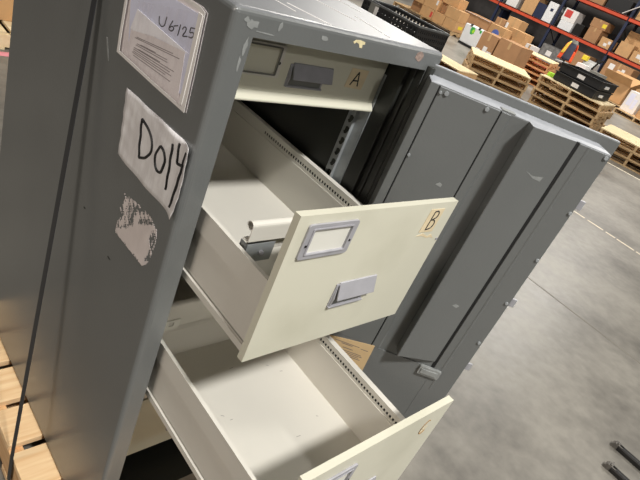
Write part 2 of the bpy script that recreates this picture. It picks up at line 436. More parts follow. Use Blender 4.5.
# top drawer, closed
AY = 0.083
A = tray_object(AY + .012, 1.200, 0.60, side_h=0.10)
b = MB()
b.box(DX0, .473, AY, AY + .0025, 1.212, 1.318)
b.prism([(AY, 1.212), (AY + .0024, 1.212), (AY - .0075, 1.199), (AY + .014, 1.1985), (AY + .014, 1.1945), (AY - .0095, 1.1945), (AY - .010, 1.198)], DX0, .473, lambda p, q, h: (h, p, q))
b.box(DX0, .473, AY + .0025, AY + .014, 1.3155, 1.318)
b.box(.4705, .473, AY, AY + .014, 1.193, 1.318)
b.build('front_panel', 'cream_dirty', A, bevel=0.001)
MB().ring(round_rect(.058, .185, 1.240, 1.300, .003), round_rect(.066, .1745, 1.2465, 1.294, .002), AY - .004, AY, XZ).build('label_holder', 'cream', A, bevel=0.0008)
MB().ring(round_rect(.0635, .177, 1.244, 1.2965, .003), round_rect(.066, .1745, 1.2465, 1.294, .002), AY - .0052, AY - .0038, XZ).build('holder_edge', 'grey_plastic', A)
MB().cyl((.178, AY - .0048, 1.268), (.178, AY - .004, 1.268), .003, 12).build('screw', 'hole', A)
pull_handle(A, .212, .318, 1.226, 1.273, AY)
letter_sticker(A, .366, .422, 1.240, 1.280, AY, [[(.24, .14), (.50, .86)], [(.50, .86), (.66, .12)], [(.32, .38), (.62, .40)]], .0016)

# second drawer, pulled out
BYF = -0.2153
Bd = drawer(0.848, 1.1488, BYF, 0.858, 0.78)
label_holder(Bd, .073, .186, 1.066, 1.133, BYF)
pull_handle(Bd, .213, .318, .934, .992, BYF)
letter_sticker(Bd, .387, .436, 1.082, 1.134, BYF, [[(.34, .10), (.40, .90)], [(.40, .90), (.60, .92), (.72, .80), (.66, .62), (.37, .53)], [(.37, .53), (.62, .52), (.74, .36), (.64, .16), (.34, .10)]], .0013)
MB().prism([(.384, 1.073), (.405, 1.078), (.425, 1.069), (.436, 1.073), (.452, 1.060), (.440, 1.065), (.424, 1.065), (.404, 1.072)], BYF - .0006, BYF - .0001, XZ).build('tape_scrap', 'tan_tape', Bd)
MB().cyl((.466, BYF - .0015, 1.058), (.466, BYF, 1.058), .003, 10).build('screw', 'chrome', Bd)

# third drawer, pulled out further
CYF = -0.4277
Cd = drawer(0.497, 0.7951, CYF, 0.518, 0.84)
label_holder(Cd, .073, .193, .690, .760, CYF)
pull_handle(Cd, .213, .318, .580, .638, CYF)
b = MB()
ov = [(.407 + .012 * math.cos(t), .743 + .019 * math.sin(t) + .004 * math.cos(t)) for t in [math.radians(50 + 26 * k) for k in range(11)]]
stroke(b, ov, CYF - .0004, .0010)
b.build('letter', 'brown_ink', Cd)
MB().prism([(.398, .728), (.412, .735), (.418, .742), (.408, .739)], CYF - .0006, CYF - .0001, XZ).build('tape_scrap', 'tan_tape', Cd)
for k in range(9):
    x = random.uniform(.10, .40); y = random.uniform(-.25, .03); l = random.uniform(.004, .012)
    a = random.uniform(-.9, .1)
    b = MB(); b.box(0, l, 0, 0.0008, 0, .0003, Matrix.Translation((x, y, .5321)) @ Matrix.Rotation(a, 4, 'Z'))
    b.build('scratch_mark', 'thin_ink', Cd)

# bottom drawer, closed
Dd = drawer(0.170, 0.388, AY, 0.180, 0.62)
label_holder(Dd, .19, .30, .310, .372, AY)
pull_handle(Dd, .213, .318, .225, .283, AY)

# follower plates standing in the open drawers
def follower(d, y, zf, zt, fold, x0=0.072, x1=0.447):
    b = MB()
    r = 0.0085
    b.pipe((x0, y, zt - r), (x1, y, zt - r), r, .0016)
    b.box(x0, x1, y - r, y - r + .002, fold, zt - r)
    b.box(x0, x1, y - r, y + .008, fold, fold + .002)
    b.box(x0 + .012, x1 - .012, y + .006, y + .008, zf + .001, fold)
    b.prism([(y + .006, fold - .030), (y + .008, fold - .028), (y - .020, fold - .075), (y - .022, zf + .001), (y - .024, zf + .001), (y - .022, fold - .076)], x0 + .012, x1 - .012, lambda p, q, h: (h, p, q))
    f = b.build('follower_plate', 'cream', d, bevel=0.0005)
    return f
follower(Bd, -0.1, 0.872, 1.0585, 1.019)
b = MB()
b.box(.076, .140, -.1045, -.1025, .955, 1.012); b.box(.076, .078, -.1045, -.085, .955, 1.012)
b.build('follower_bracket', 'galv', Bd, bevel=.0006)
MB().cyl((.112, -.110, .992), (.112, -.1045, .992), .005, 6).cyl((.112, -.1125, .992), (.112, -.110, .992), .0028, 10).build('bolt', 'chrome', Bd)
follower(Cd, 0.108, 0.532, .686, .612)
b = MB(); b.ring([(.100, .610), (.154, .610), (.156, .638), (.100, .638)], [(.128, .620), (.140, .620), (.140, .632), (.128, .632)], .0965, .0985, XZ)
b.build('follower_tab', 'card_white', Cd)

# ------------------------------------------------------------------ the door, swung wide
TH = math.radians(-46.184)
door_T = Matrix.Translation((0.5142, -0.0043, 0)) @ Matrix.Rotation(TH, 4, 'Z')
b = MB(); b.box(-.022, .431, 0, .014, .03, 1.342)                       # outer skin
b.box(-.012, .391, -.075, 0, .045, 1.3225)                             # inner box
dr = b.build('door', 'grey', cab, bevel=0.003)
dr.matrix_local = door_T
FV = -.075
def dpanel(name, u0, u1, z0, z1, t, m='grey', bev=.0012):
    return MB().box(u0, u1, FV - t, FV - .0002, z0, z1).build(name, m, dr, bevel=bev)
dpanel('edge_strip', -.0118, .0065, .6676, 1.3215, .003)
dpanel('cover_plate', .0095, .1405, .6676, 1.3195, .003)
b = MB()
b.prism([(.1435, FV - .0002), (.1435, FV - .003), (.1610, FV - .003), (.166, FV - .0002)], .668, 1.3195, XY)
b.build('valley_strip', 'grey', dr, bevel=.0008)
MB().prism([(.203, FV - .0002), (.203, FV - .034), (.206, FV - .0345), (.3090, FV - .005), (.3090, FV - .0002)], .690, 1.3225, XY).build('bolt_cover', 'grey', dr, bevel=.0012)
dpanel('lower_plate', -.0118, .3172, .05, .6672, .003, bev=0)
dpanel('cover_plate', .3174, .388, .05, 1.3205, .003)
MB().prism([(.335, FV - .0029), (.337, FV - .0042), (.340, FV - .0042), (.342, FV - .0029)], .60, 1.3205, XY).build('fold_ridge', 'grey', dr)
for u in (.008, .142):
    MB().box(u - .0014, u + .0014, FV - .0012, FV - .0001, .662, 1.32).build('gap', 'hole', dr)
MB().box(.3092, .3172, FV - .0012, FV - .0001, .664, 1.322).build('gap', 'hole', dr)
for u0, u1, z in ((.136, .152, .667), (.302, .330, .662)):
    MB().box(u0, u1, FV - .004, FV - .0002, z - .005, z).build('gap_foot', 'black_steel', dr)
b = MB(); b.prism(round_rect(.281, .340, .640, .668, .004), FV - .010, FV - .0002, XZ)
b.box(.286, .332, FV - .0125, FV - .010, .646, .662)
b.build('latch', 'scuff', dr, bevel=.0015)
for u, z, r in ((.014, 1.309, .0032), (.026, 1.311, .0048), (.113, 1.313, .0045), (.012, 1.168, .0035), (.380, 1.314, .0045), (.384, 1.18, .004), (.383, 1.052, .004), (.381, .921, .004), (.38, .79, .004)):
    MB().cyl((u, FV - .0065, z), (u, FV - .0028, z), r, 10).build('bolt', 'galv', dr, bevel=.0006)
for z in (1.205, .925, .705):
    MB().box(.385, .408, FV + .010, FV + .016, z - .016, z + .006).build('locking_tab', 'chrome', dr, bevel=.001)
MB().cyl((-.012, -.012, .04), (-.012, -.012, 1.336), .0095, 16).build('hinge_barrel', 'dark_grey', dr, bevel=.001)
MB().prism([(.142, 1.3226), (.172, 1.3226), (.172, 1.3242), (.142, 1.3242)], FV, FV + .02, XZ).build('scuff_mark', 'scuff', dr)
for pts, a, c in (([(.092, 1.129), (.099, 1.137), (.106, 1.134), (.105, 1.127)], FV - .0036, FV - .003),
                  ([(.240, 1.235), (.262, 1.228), (.285, 1.232), (.283, 1.221), (.265, 1.223)], None, .0004),
                  ([(.262, .872), (.276, .867), (.281, .874), (.270, .878)], None, .0004)):
    if a is not None: b = MB().prism(pts, a, c, XZ)
    else:
        fz = lambda p, q, h: (p, FV - .0345 + (p - .206) * .2865 - h, q)
        b = MB().prism(pts, 0.0002, c, fz)
    b.build('scuff_mark', 'scuff', dr)
b = MB(); b.prism([(.022, .655), (.151, .672), (.154, .583), (.03, .570)], FV - .0046, FV - .0032, XZ)
b.build('inspection_card', 'tan_card', dr)
b = MB()
for k, (u0, u1, z) in enumerate(((.05, .118, .651), (.07, .10, .645), (.078, .105, .633), (.062, .132, .626), (.062, .136, .621), (.062, .128, .616), (.062, .134, .611), (.062, .11, .606), (.122, .142, .641))):
    b.box(u0, u1, FV - .0049, FV - .0046, z + (u0 - .06) * .1, z + .0016 + (u0 - .06) * .1)
b.build('printed_lines', 'thin_ink', dr)

# paler grey on the up-facing faces of the door
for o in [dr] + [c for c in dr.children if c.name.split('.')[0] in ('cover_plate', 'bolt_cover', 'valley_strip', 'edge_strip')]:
    o.data.materials.append(M['pale_edge'])
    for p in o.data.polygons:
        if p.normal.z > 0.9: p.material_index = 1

# marks on the cabinet
def blob(cx, cz, rx, rz, n, f, b, jag=.35):
    pts = []
    for k in range(n):
        t = 2 * math.pi * k / n; s = 1 - jag * random.random()
        pts.append((cx + rx * s * math.cos(t), cz + rz * s * math.sin(t)))
    b.prism(pts, 0, 1, f)
front = lambda p, q, h: (p, -0.0005 * h, q)
b = MB(); b.prism([(.252, 1.351), (.258, 1.355), (.268, 1.356), (.281, 1.3545), (.283, 1.350), (.277, 1.349), (.279, 1.343), (.272, 1.343), (.268, 1.349), (.260, 1.351), (.256, 1.348)], 0, 1, front)
b.build('paint_chip', 'chip', cab)
b = MB(); blob(.448, 1.350, .013, .0105, 14, front, b, .25); b.build('paint_chip', 'chip_brown', cab)
for a in ((.036, 1.345, .012, .010, 12, .6), (.024, 1.349, .006, .006, 10, .5), (.087, 1.349, .005, .009, 10, .5), (.185, 1.347, .012, .005, 10, .6),
          (.034, 1.312, .0045, .018, 14, .5), (.031, 1.283, .004, .016, 12, .55)):
    b = MB(); blob(*a[:5], front, b, a[5]); b.build('scuff_mark', 'scuff', cab)
b = MB(); b.prism([(.045, 1.3365), (.075, 1.3355), (.082, 1.334), (.074, 1.3335), (.045, 1.335)], 0, 1, front); b.build('scuff_mark', 'scuff', cab)
for p0, p1, wd in (((.387, .144), (.372, .025), .0035), ((.30, .30), (.345, .10), .003), ((.17, .10), (.20, .012), .004), ((.12, .25), (.15, .05), .003), ((.44, .5), (.46, .2), .003)):
    d = (Vector(p1) - Vector(p0)).normalized(); nn = Vector((-d.y, d.x)) * wd / 2
    q = [Vector(p0) + nn, Vector(p0) - nn, Vector(p1) - nn, Vector(p1) + nn]
    MB().prism([(v.x, v.y) for v in q], H, H + .0005, XY).build('scratch_streak', 'label', cab)
b = MB(); side = lambda p, q, h: (-0.0005 * h, p, q)
b.prism([(.372, 1.172), (.366, 1.172), (.345, 1.135), (.349, 1.134)], 0, 1, side); b.build('scuff_mark', 'scuff', cab)
for a in ((.335, .80, .006, .003, 8), (.19, .77, .008, .003, 8)):
    b = MB(); blob(*a, side, b); b.build('scuff_mark', 'dark_grey', cab)

# torn sticker residue on the side: solid lower left, flaky towards the upper right
def noise2(x, y):
    v = 0
    for k, (fx, fy, ph) in enumerate(((61, 37, .3), (113, -71, 1.7), (-190, 167, 2.9), (311, 269, .7), (-420, 530, 4.1))):
        v += math.sin(x * fx * 2.2 + y * fy * 2.2 + ph + 2 * math.sin(y * fx * 1.3 + ph * 2)) / (1 + .25 * k)
    return v / 3
outline = [(.190, .934), (.187, .840), (.066, .8465), (.052, .862), (.0445, .889), (.0415, .926), (.050, .944), (.0834, .953), (.1236, .948)]
solid = [(.1875, .848), (.176, .856), (.150, .874), (.128, .897), (.104, .918), (.080, .934), (.064, .940), (.062, .925), (.066, .905), (.055, .884), (.0655, .8475), (.187, .8395)]
def inside(p, poly):
    c = False; n = len(poly)
    for i in range(n):
        (x1, y1), (x2, y2) = poly[i], poly[i - 1]
        if (y1 > p[1]) != (y2 > p[1]) and p[0] < (x2 - x1) * (p[1] - y1) / (y2 - y1) + x1: c = not c
    return c
bm = bmesh.new(); N = 110; vv = {}
def gv(i, j):
    if (i, j) not in vv: vv[(i, j)] = bm.verts.new((-0.0006, .035 + .160 * i / N, .835 + .125 * j / N))
    return vv[(i, j)]
for i in range(N):
    for j in range(N):
        p = (.035 + .160 * (i + .5) / N, .835 + .125 * (j + .5) / N)
        if not inside(p, outline): continue
        nz = noise2(p[0], p[1])
        q = (p[0] + .006 * nz, p[1] + .006 * noise2(p[1], p[0]))
        if inside(q, solid) or nz > 0.02:
            bm.faces.new((gv(i, j), gv(i, j + 1), gv(i + 1, j + 1), gv(i + 1, j)))
mb = MB(); mb.b.free(); mb.b = bm
st = mb.build('sticker_residue', 'residue', cab)
k = st.modifiers.new('thickness', 'SOLIDIFY'); k.thickness = .0004

for o, l in ((A, 'shallow closed top drawer marked A'), (Bd, 'cream drawer marked B, pulled out'), (Cd, 'lower cream drawer, pulled out furthest'), (Dd, 'closed cream drawer at the bottom'), (dr, 'grey steel door swung wide open'), (st, 'torn white sticker residue')):
    o['label'] = l

# ------------------------------------------------------------------ black strap down the side
b = MB()
path = [(-.0015, .438, H + .001), (-.094, .298, 0.003), (-.0945, .297, -.10)]
path = [(W * .5, .430, H + .0015), (.004, .434, H + .0015)] + path
for (p, q) in zip(path, path[1:]):
    p = Vector(p); q = Vector(q)
    hw = Vector((0, .0105, 0)); d = (q - p).normalized()
    nrm = d.cross(Vector((0, 1, 0))).normalized() * .0006
    v = [p - hw, p + hw, q + hw, q - hw]
    lo = [b.b.verts.new(c - nrm) for c in v]; hi = [b.b.verts.new(c + nrm) for c in v]
    b.b.faces.new(lo[::-1]); b.b.faces.new(hi)
    for i in range(4): b.b.faces.new((lo[i], lo[(i + 1) % 4], hi[(i + 1) % 4], hi[i]))
tag(b.build('packing_strap', 'strap', loc=(0, .45, 0)), 'black plastic strap running down the left side of the file cabinet', 'strap')

# ------------------------------------------------------------------ document pouch and hand-lettered sheet on the side
ps = empty('document_pouch', (0, .19, 1.17))
tag(ps, 'clear plastic document pouch marked U6-125, taped high on the grey cabinet side', 'document pouch')
def local(b, root):
    for v in b.b.verts: v.co -= Vector(root.location)
    return b
sx = lambda a, t: (lambda p, q, h: (-(a + t * h), p, q))
PO = [(.3154, 1.262), (.3150, 1.300), (.305, 1.317), (.250, 1.3262), (.0784, 1.3345), (.0625, 1.3305), (.056, 1.25), (.0514, 1.1736), (.0589, 1.1735), (.16, 1.170), (.31, 1.1672), (.3130, 1.20)]
def shrink(p, a): cx, cz = .187, 1.25; return (cx + (p[0] - cx) * a, cz + (p[1] - cz) * a)
local(MB().prism(PO, 0, 1, sx(.0004, .0006)), ps).build('backing', 'formpaper', ps)
local(MB().prism([(.300, 1.264), (.296, 1.310), (.079, 1.322), (.069, 1.195), (.10, 1.19), (.28, 1.20)], 0, 1, sx(.0014, .0006)), ps).build('folded_sheet', 'bluepaper', ps)
local(MB().prism([(.2755, 1.180), (.2775, 1.2245), (.2678, 1.230), (.0930, 1.258), (.0817, 1.1865)], 0, 1, sx(.0024, .0006)), ps).build('printed_form', 'formpaper', ps)
b = MB()
for k in range(11):
    t = k / 11
    za = 1.2180 - .036 * t; zb = 1.2470 - .052 * t
    y0 = .262 - random.uniform(0, .03); y1 = .104 - .008 * t + random.uniform(0, .04)
    if k in (2, 5): y1 += .05
    b.prism([(y0, za), (y1, za + (zb - za) * (y0 - y1) / .16), (y1, za + (zb - za) * (y0 - y1) / .16 + .0011), (y0, za + .0011)], 0, 1, sx(.003, .0002))
local(b, ps).build('printed_lines', 'thin_ink', ps)
local(MB().prism([(.2661, 1.2626), (.0813, 1.2597), (.0892, 1.2585), (.1852, 1.2444), (.2678, 1.2241), (.2777, 1.2245)], 0, 1, sx(.0032, .0010)), ps).build('paper_corner', 'paper', ps)
b = MB()
for stp in ([(.1922, 1.2781), (.1894, 1.2687), (.1805, 1.2656), (.1715, 1.2703), (.1699, 1.2787), (.1692, 1.2853)],
            [(.149, 1.2866), (.1546, 1.2755), (.1548, 1.2703), (.1468, 1.2706), (.1414, 1.2763), (.1476, 1.278), (.1537, 1.2736)],
            [(.1425, 1.2805), (.131, 1.2855)], [(.1241, 1.2898), (.1257, 1.2715)],
            [(.1166, 1.2852), (.113, 1.2903), (.1066, 1.2908), (.1064, 1.2854), (.1113, 1.2765), (.0982, 1.2812)],
            [(.0942, 1.2963), (.0803, 1.3002)], [(.0942, 1.2963), (.094, 1.289), (.0855, 1.2919), (.0816, 1.289), (.0867, 1.2833), (.0944, 1.2817)]):
    stroke(b, stp, -.0024, .0009, 'yz')
local(b, ps).build('handwriting', 'ink', ps)
b = MB()
inner = [shrink(p, .93) for p in PO]
b.ring(PO, inner, 0, 1, sx(.0046, .0007))
b.prism([(.070, 1.180), (.062, 1.182), (.066, 1.325), (.078, 1.326)], 0, 1, sx(.0046, .0016))
local(b, ps).build('pouch_rim', 'label', ps)
bm = bmesh.new(); n1 = 20; g = {}
mb = MB()
mb.quad(*[(-.0050, p, q) for p, q in ((.3130, 1.264), (.3120, 1.169), (.055, 1.175), (.064, 1.329))])
local(mb, ps).build('film', 'film', ps)
bm.free()

# the D014 sheet, its front edge curling round the cabinet corner
SO = [(.2523, 1.1231), (.2400, 1.125), (.1798, 1.1268), (.105, 1.1314), (.0116, 1.134), (.003, 1.1283), (-.005, 1.0834), (-.004, 1.03), (.0039, .9984), (.0942, .9934), (.2377, .9914), (.2440, 1.03), (.2485, 1.0588)]
bm = bmesh.new(); NI, NJ = 30, 14
def edge_x(z, lo):
    ys = []
    for i in range(len(SO)):
        (y1, z1), (y2, z2) = SO[i], SO[i - 1]
        if (z1 - z) * (z2 - z) <= 0 and abs(z1 - z2) > 1e-6: ys.append(y1 + (y2 - y1) * (z - z1) / (z2 - z1))
    return min(ys) if lo else max(ys)
def top_z(t): return 1.134 + (1.1235 - 1.134) * t
def bot_z(t): return .9982 + (.9914 - .9982) * min(1, t * 2)
gr = []
for i in range(NI + 1):
    t = i / NI; row = []
    for j in range(NJ + 1):
        s = j / NJ; z = bot_z(t) + (top_z(t) - bot_z(t)) * s
        y0 = .0035 - .0085 * math.sin(math.pi * min(1, max(0, (1.128 - z) / .13))); y1 = .2385 + .0135 * s
        y = y0 + (y1 - y0) * t
        lift = .0015 + .0009 * math.sin(70 * y + 25 * z) + .0006 * math.sin(190 * z - 60 * y)
        lift += .010 * max(0, 1 - t * 5.5) ** 2
        row.append(bm.verts.new((-lift, y, z)))
    gr.append(row)
for i in range(NI):
    for j in range(NJ): bm.faces.new((gr[i][j], gr[i + 1][j], gr[i + 1][j + 1], gr[i][j + 1]))
sh = empty('paper_sign', (0, .125, .99))
tag(sh, 'crinkled plastic-covered sheet hand-lettered D014 on the grey cabinet side, below the pouch', 'sign')
mb = MB(); mb.b.free(); mb.b = bm
o = local(mb, sh).build('sheet', 'wrap', sh, smooth=True)
k = o.modifiers.new('thickness', 'SOLIDIFY'); k.thickness = .0004
b = MB()
for stp in ([(.1739, 1.0995), (.1670, 1.065), (.1599, 1.0298)], [(.1739, 1.0995), (.1486, 1.0931), (.1279, 1.0786), (.1234, 1.063), (.1371, 1.0419), (.1595, 1.0289)],
            [(.0996, 1.0845), (.105, 1.0675), (.1014, 1.0515), (.0893, 1.0424), (.0769, 1.0489), (.0736, 1.0698), (.0816, 1.0849), (.0936, 1.0879), (.0996, 1.0845)],
            [(.0626, 1.1109), (.0577, 1.0714), (.0525, 1.0272)], [(.0447, 1.1219), (.0405, 1.0912), (.0305, 1.0894), (.011, 1.0991)],
            [(.0159, 1.1205), (.0155, 1.0734), (.0213, 1.0116)]):
    P = []
    for (y, z) in smooth(stp):
        t = y / .245
        P.append((-(.0022 + .0009 * math.sin(70 * y + 25 * z) + .0006 * math.sin(190 * z - 60 * y) + .010 * max(0, 1 - t * 5.5) ** 2), y, z))
    b.tube(P, .0027, 6)
local(b, sh).build('handwriting', 'ink', sh)

# ------------------------------------------------------------------ black legs of a stand, bottom right
lg = empty('stand_base', (2.30, -1.1, FZ))
tag(lg, 'two parallel black metal legs with worn flat tips on the floor at bottom right', 'stand')
for (x, y) in ((2.410, -.680), (2.212, -.716)):
    x -= 2.30; y += 1.1
    b = MB(); b.prism([(-.016, 0), (.016, 0), (.016, .022), (.010, .030), (-.010, .030), (-.016, .022)], y - .85, y - .03, lambda p, q, h: (x + p, h, q))
    l = b.build('leg', 'black_steel', lg, bevel=.003)
    b = MB(); b.prism([(y - .050, .030), (y - .012, .030), (y, .016), (y, .0), (y - .03, .0), (y - .03, .029)], x - .017, x + .017, lambda p, q, h: (h, p, q))
    b.build('tip', 'worn_tip', l, bevel=.002)
    b = MB(); b.prism([(-.017, .0302), (.017, .0302), (.012, .044), (-.017, .040)], y - .028, y - .022, lambda p, q, h: (x + p, h, q))
    b.build('tip_flange', 'worn_tip', l, bevel=.001)
b = MB(); b.box(-.24, .24, -.46, -.42, .0302, .06); b.build('cross_bar', 'black_steel', lg, bevel=.004)

# ------------------------------------------------------------------ background: pallets
def make_pallet(L, Wd, top='wood_old', side='wood_old', h=.13):
    """L along local y (deck boards run this way), Wd along local x; three stringers under the boards"""
    r = empty('stacked_pallet', (0, 0, 0))
    b = MB(); n = 7
    for k in range(n):
        x = -Wd / 2 + k * (Wd - .11) / (n - 1); e = random.uniform(-.008, .008)
        b.box(x, x + .11, -L / 2 + e, L / 2 + e, h - .018, h)
    b.build('deck', top, r)
    w2 = Wd / 2
    for y in (-L / 2 + .022, random.uniform(-.03, .03), L / 2 - .022):
        b = MB()
        b.prism([(-w2, .018), (-w2 + .14, .018), (-w2 + .17, .05), (-w2 + .32, .05), (-w2 + .35, .018), (w2 - .35, .018), (w2 - .32, .05), (w2 - .17, .05), (w2 - .14, .018), (w2, .018), (w2, h - .018), (-w2, h - .018)], y - .02, y + .02, XZ)
        b.build('stringer', side, r)
    b = MB()
    for k in range(4):
        x = -w2 + k * (Wd - .10) / 3; b.box(x, x + .10, -L / 2, L / 2, 0, .018)
    b.build('base_boards', side, r)
    return r
def pallet_stack(cx, cy, rz, n, L, Wd, top, side, where, group, z0=FZ):
    proto = None
    names = ['topmost pallet', 'second pallet from the top', 'third pallet from the top', 'fourth pallet from the top', 'fifth pallet from the top', 'sixth pallet from the top']
    for k in range(n):
        if k == 0:
            o = make_pallet(L, Wd, top, side); proto = o
        elif k == 1:
            o = make_pallet(L, Wd, side, side); proto = o
        else: o = copy_tree(proto)
        jx, jy = random.uniform(-.02, .02), random.uniform(-.025, .025)
        o.location = (cx + jx, cy + jy, z0 + (n - 1 - k) * .1302); o.rotation_euler = (0, 0, rz + random.uniform(-.02, .02))
        tag(o, '%s in %s' % (names[k] if n > 1 else 'single pale pallet', where), 'pallet', group)
def along(dx, dy): return math.atan2(dy, dx) + math.pi / 2      # local -y points along (dx, dy)
pallet_stack(9.84, 4.98, math.radians(38), 4, 1.17, 1.0, 'wood_pale', 'wood_old', 'the stack behind the left half of the door', 'weathered pallets in the stack behind the door, left')
pallet_stack(10.55, 3.58, math.radians(7), 5, 1.27, 1.0, 'wood_pale', 'wood_old', 'the pallet stack under the black crates', 'weathered pallets in the stack under the black crates')
pallet_stack(10.18, 2.03, math.radians(12), 3, 1.22, 1.0, 'wood_pale', 'wood_old', 'the low stack past the door corner', 'pallets in the low stack past the door corner')
pallet_stack(8.60, 5.36, 0, 2, 1.2, 0.62, 'wood_pale', 'wood_y', 'the low pale stack past the cabinet corner', 'pallets in the low stack past the cabinet corner')
pallet_stack(13.72, 6.35, math.radians(16), 5, 1.2, 1.0, 'wood_pale', 'wood_red', 'the reddish pallet stack behind the brown cartons', 'reddish pallets in the stack behind the cartons')

# ------------------------------------------------------------------ background: cartons
def carton(label, x0, x1, y0, y1, z0, z1, m='kraft', rot=0.0, group=None, tape=True, stickers=(), name='cardboard_box', cat='box'):
    cx, cy = (x0 + x1) / 2, (y0 + y1) / 2; a, c, h = (x1 - x0) / 2, (y1 - y0) / 2, z1 - z0
    b = MB(); b.box(-a, a, -c, c, 0, h - .006)
    b.box(-a, a, -c, -.004, h - .006, h); b.box(-a, a, .004, c, h - .006, h)      # two top flaps with a seam
    o = b.build(name, m, loc=None, bevel=.004)
    o.location = (cx, cy, z0); o.rotation_euler = (0, 0, rot)
    if tape:
        b = MB(); b.box(-a - .001, a + .001, -.03, .03, h, h + .001); b.box(-a - .0015, -a - .0005, -.03, .03, h * .72, h + .001)
        b.build('tape', 'kraft_tape', o)
    for (face, p0, p1, q0, q1, mm) in stickers:      # fractions on the -x or -y face
        b = MB()
        if face == 'x': b.box(-a - .002, -a - .0004, c - 2 * c * p1, c - 2 * c * p0, h * q0, h * q1)
        else: b.box(-a + 2 * a * p0, -a + 2 * a * p1, -c - .002, -c - .0004, h * q0, h * q1)
        b.build('label_sticker', mm, o)
    return tag(o, label, cat, group)
def single_pallet(x, y, L, Wd, label, rz=0.0, m='wood_old'):
    o = make_pallet(L, Wd, m, m); o.location = (x, y, FZ); o.rotation_euler = (0, 0, rz); o.name = 'wooden_pallet'
    return tag(o, label, 'pallet')

g = 'brown cartons on the pallet behind the black bin'
single_pallet(15.2, 10.75, 2.55, 1.3, 'low pallet under the brown cartons behind the black lattice bin')
Z0 = FZ + .132
carton('brown carton at the lower right of the carton stack, yellow sticker on its side', 14.60, 15.05, 9.47, 9.93, Z0, .33 - .05, stickers=[('y', .35, .85, .3, .62, 'yellow')], group=g)
carton('brown carton in the middle of the lower row behind the black bin', 14.60, 15.05, 9.95, 10.40, Z0, .28, group=g)
carton('brown carton at the left of the lower row, red-brown stripe at its edge', 14.60, 15.05, 10.42, 10.93, Z0, .28, stickers=[('x', .80, .95, .2, .75, 'red_print')], group=g)
carton('lower carton behind the rim of the black bin, half hidden', 14.75, 15.2, 10.96, 11.45, Z0, .28, 'kraft_dark', group=g)
carton('brown carton at the right end of the upper row of the carton stack', 14.60, 15.05, 9.48, 10.02, .284, .58, group=g)
carton('darker brown carton set back in the upper row', 14.82, 15.3, 10.04, 10.36, .284, .58, 'kraft_dark', group=g)
carton('brown carton with a white label, upper row of the carton stack', 14.60, 15.05, 10.38, 10.92, .284, .58, stickers=[('x', .84, .97, .5, .95, 'label')], group=g)
carton('brown carton at the left end of the upper row, above the bin rim', 14.60, 15.05, 10.94, 11.5, .284, .58, group=g)
carton('topmost brown carton of the stack, at the top picture edge', 14.75, 15.2, 9.80, 10.40, .584, .86, group=g)
carton('topmost carton further left, cut by the top picture edge', 14.75, 15.2, 10.45, 11.05, .584, .86, group=g)

# white bin with a green emblem
wb = empty('white_bin', (14.2, 8.46, FZ))
tag(wb, 'white plastic bin with a green emblem, standing on the floor beside the brown cartons', 'bin')
b = MB()
b.prism([(-.30, .06), (.30, .06), (.33, .56), (-.33, .56)], -.20, .20, YZ)
b.build('shell', 'white_plastic', wb, bevel=.02)
MB().box(-.21, .21, -.31, .31, 0.0, .06).build('dark_base', 'black_plastic', wb, bevel=.01)
for y in (.12, -.17): MB().box(-.215, -.16, y - .03, y + .03, .53, .60).build('handle', 'black_plastic', wb, bevel=.008)
MB().prism([(.06, .34), (.10, .44), (.09, .53), (-.02, .54), (-.06, .47), (-.05, .39), (0, .34)], -.206, -.201, YZ).build('emblem', 'green', wb)
MB().prism([(.0, .37), (.03, .42), (0, .49), (-.05, .47), (-.06, .41)], -.210, -.206, YZ).build('emblem_centre', 'lime', wb)
MB().prism([(-.22, .46), (-.20, .54), (-.27, .55), (-.27, .47)], -.205, -.201, YZ).build('emblem_small', 'green', wb)

single_pallet(18.1, 10.9, 1.5, 1.25, 'low pallet under the long flat-topped carton by the rack')
lc = carton('long brown carton with white sheets covering its top, behind the white bin', 17.5, 18.3, 10.2, 11.36, Z0, .50, 'kraft_dark', tape=False)
b = MB(); b.box(-.42, .42, .0, .56, .5, .506); b.box(-.42, .42, -.56, -.06, .5, .506); b.build('white_sheet', 'paper', lc)
MB().box(-.41, .41, -.06, .0, .5, .509).build('tape', 'kraft_tape', lc)
lb = carton('brown carton with a round blue and red seal, right of the white bin', 15.6, 16.05, 8.46, 9.0, .10, .61, stickers=[('x', .80, .95, .05, .2, 'label')])
MB().cyl((-.228, .0, .27), (-.2255, .0, .27), .13, 20).build('seal', 'blue_print', lb)
MB().box(-.2295, -.228, -.10, .10, .23, .27).build('seal_band', 'label', lb)
MB().prism([(-.03, .21), (-.12, .24), (-.13, .16), (-.06, .14)], -.2295, -.2265, YZ).build('seal_corner', 'red_print', lb)
carton('plain brown carton under the one with the round seal', 15.62, 16.05, 8.40, 9.05, FZ, .098, 'kraft_dark')
single_pallet(18.2, 9.52, 1.2, 1.25, 'low pallet under the two rear brown cartons below the red beam')
carton('small brown carton behind the round-seal carton', 17.6, 18.1, 9.72, 10.11, Z0, .74, 'kraft_dark')
carton('tall brown carton with a white corner label below the red rack beam', 17.6, 18.1, 9.20, 9.70, Z0, .92, 'kraft', stickers=[('x', .02, .2, .60, .78, 'label')])
single_pallet(16.6, 8.20, 1.2, 1.0, 'low pallet behind the reddish pallet stack')
carton('open brown carton behind the reddish pallet stack', 16.2, 16.7, 8.08, 8.72, Z0, .70, 'kraft')
carton('small white carton beside the reddish pallet stack top', 16.1, 16.5, 7.62, 7.90, Z0, .50, 'label')
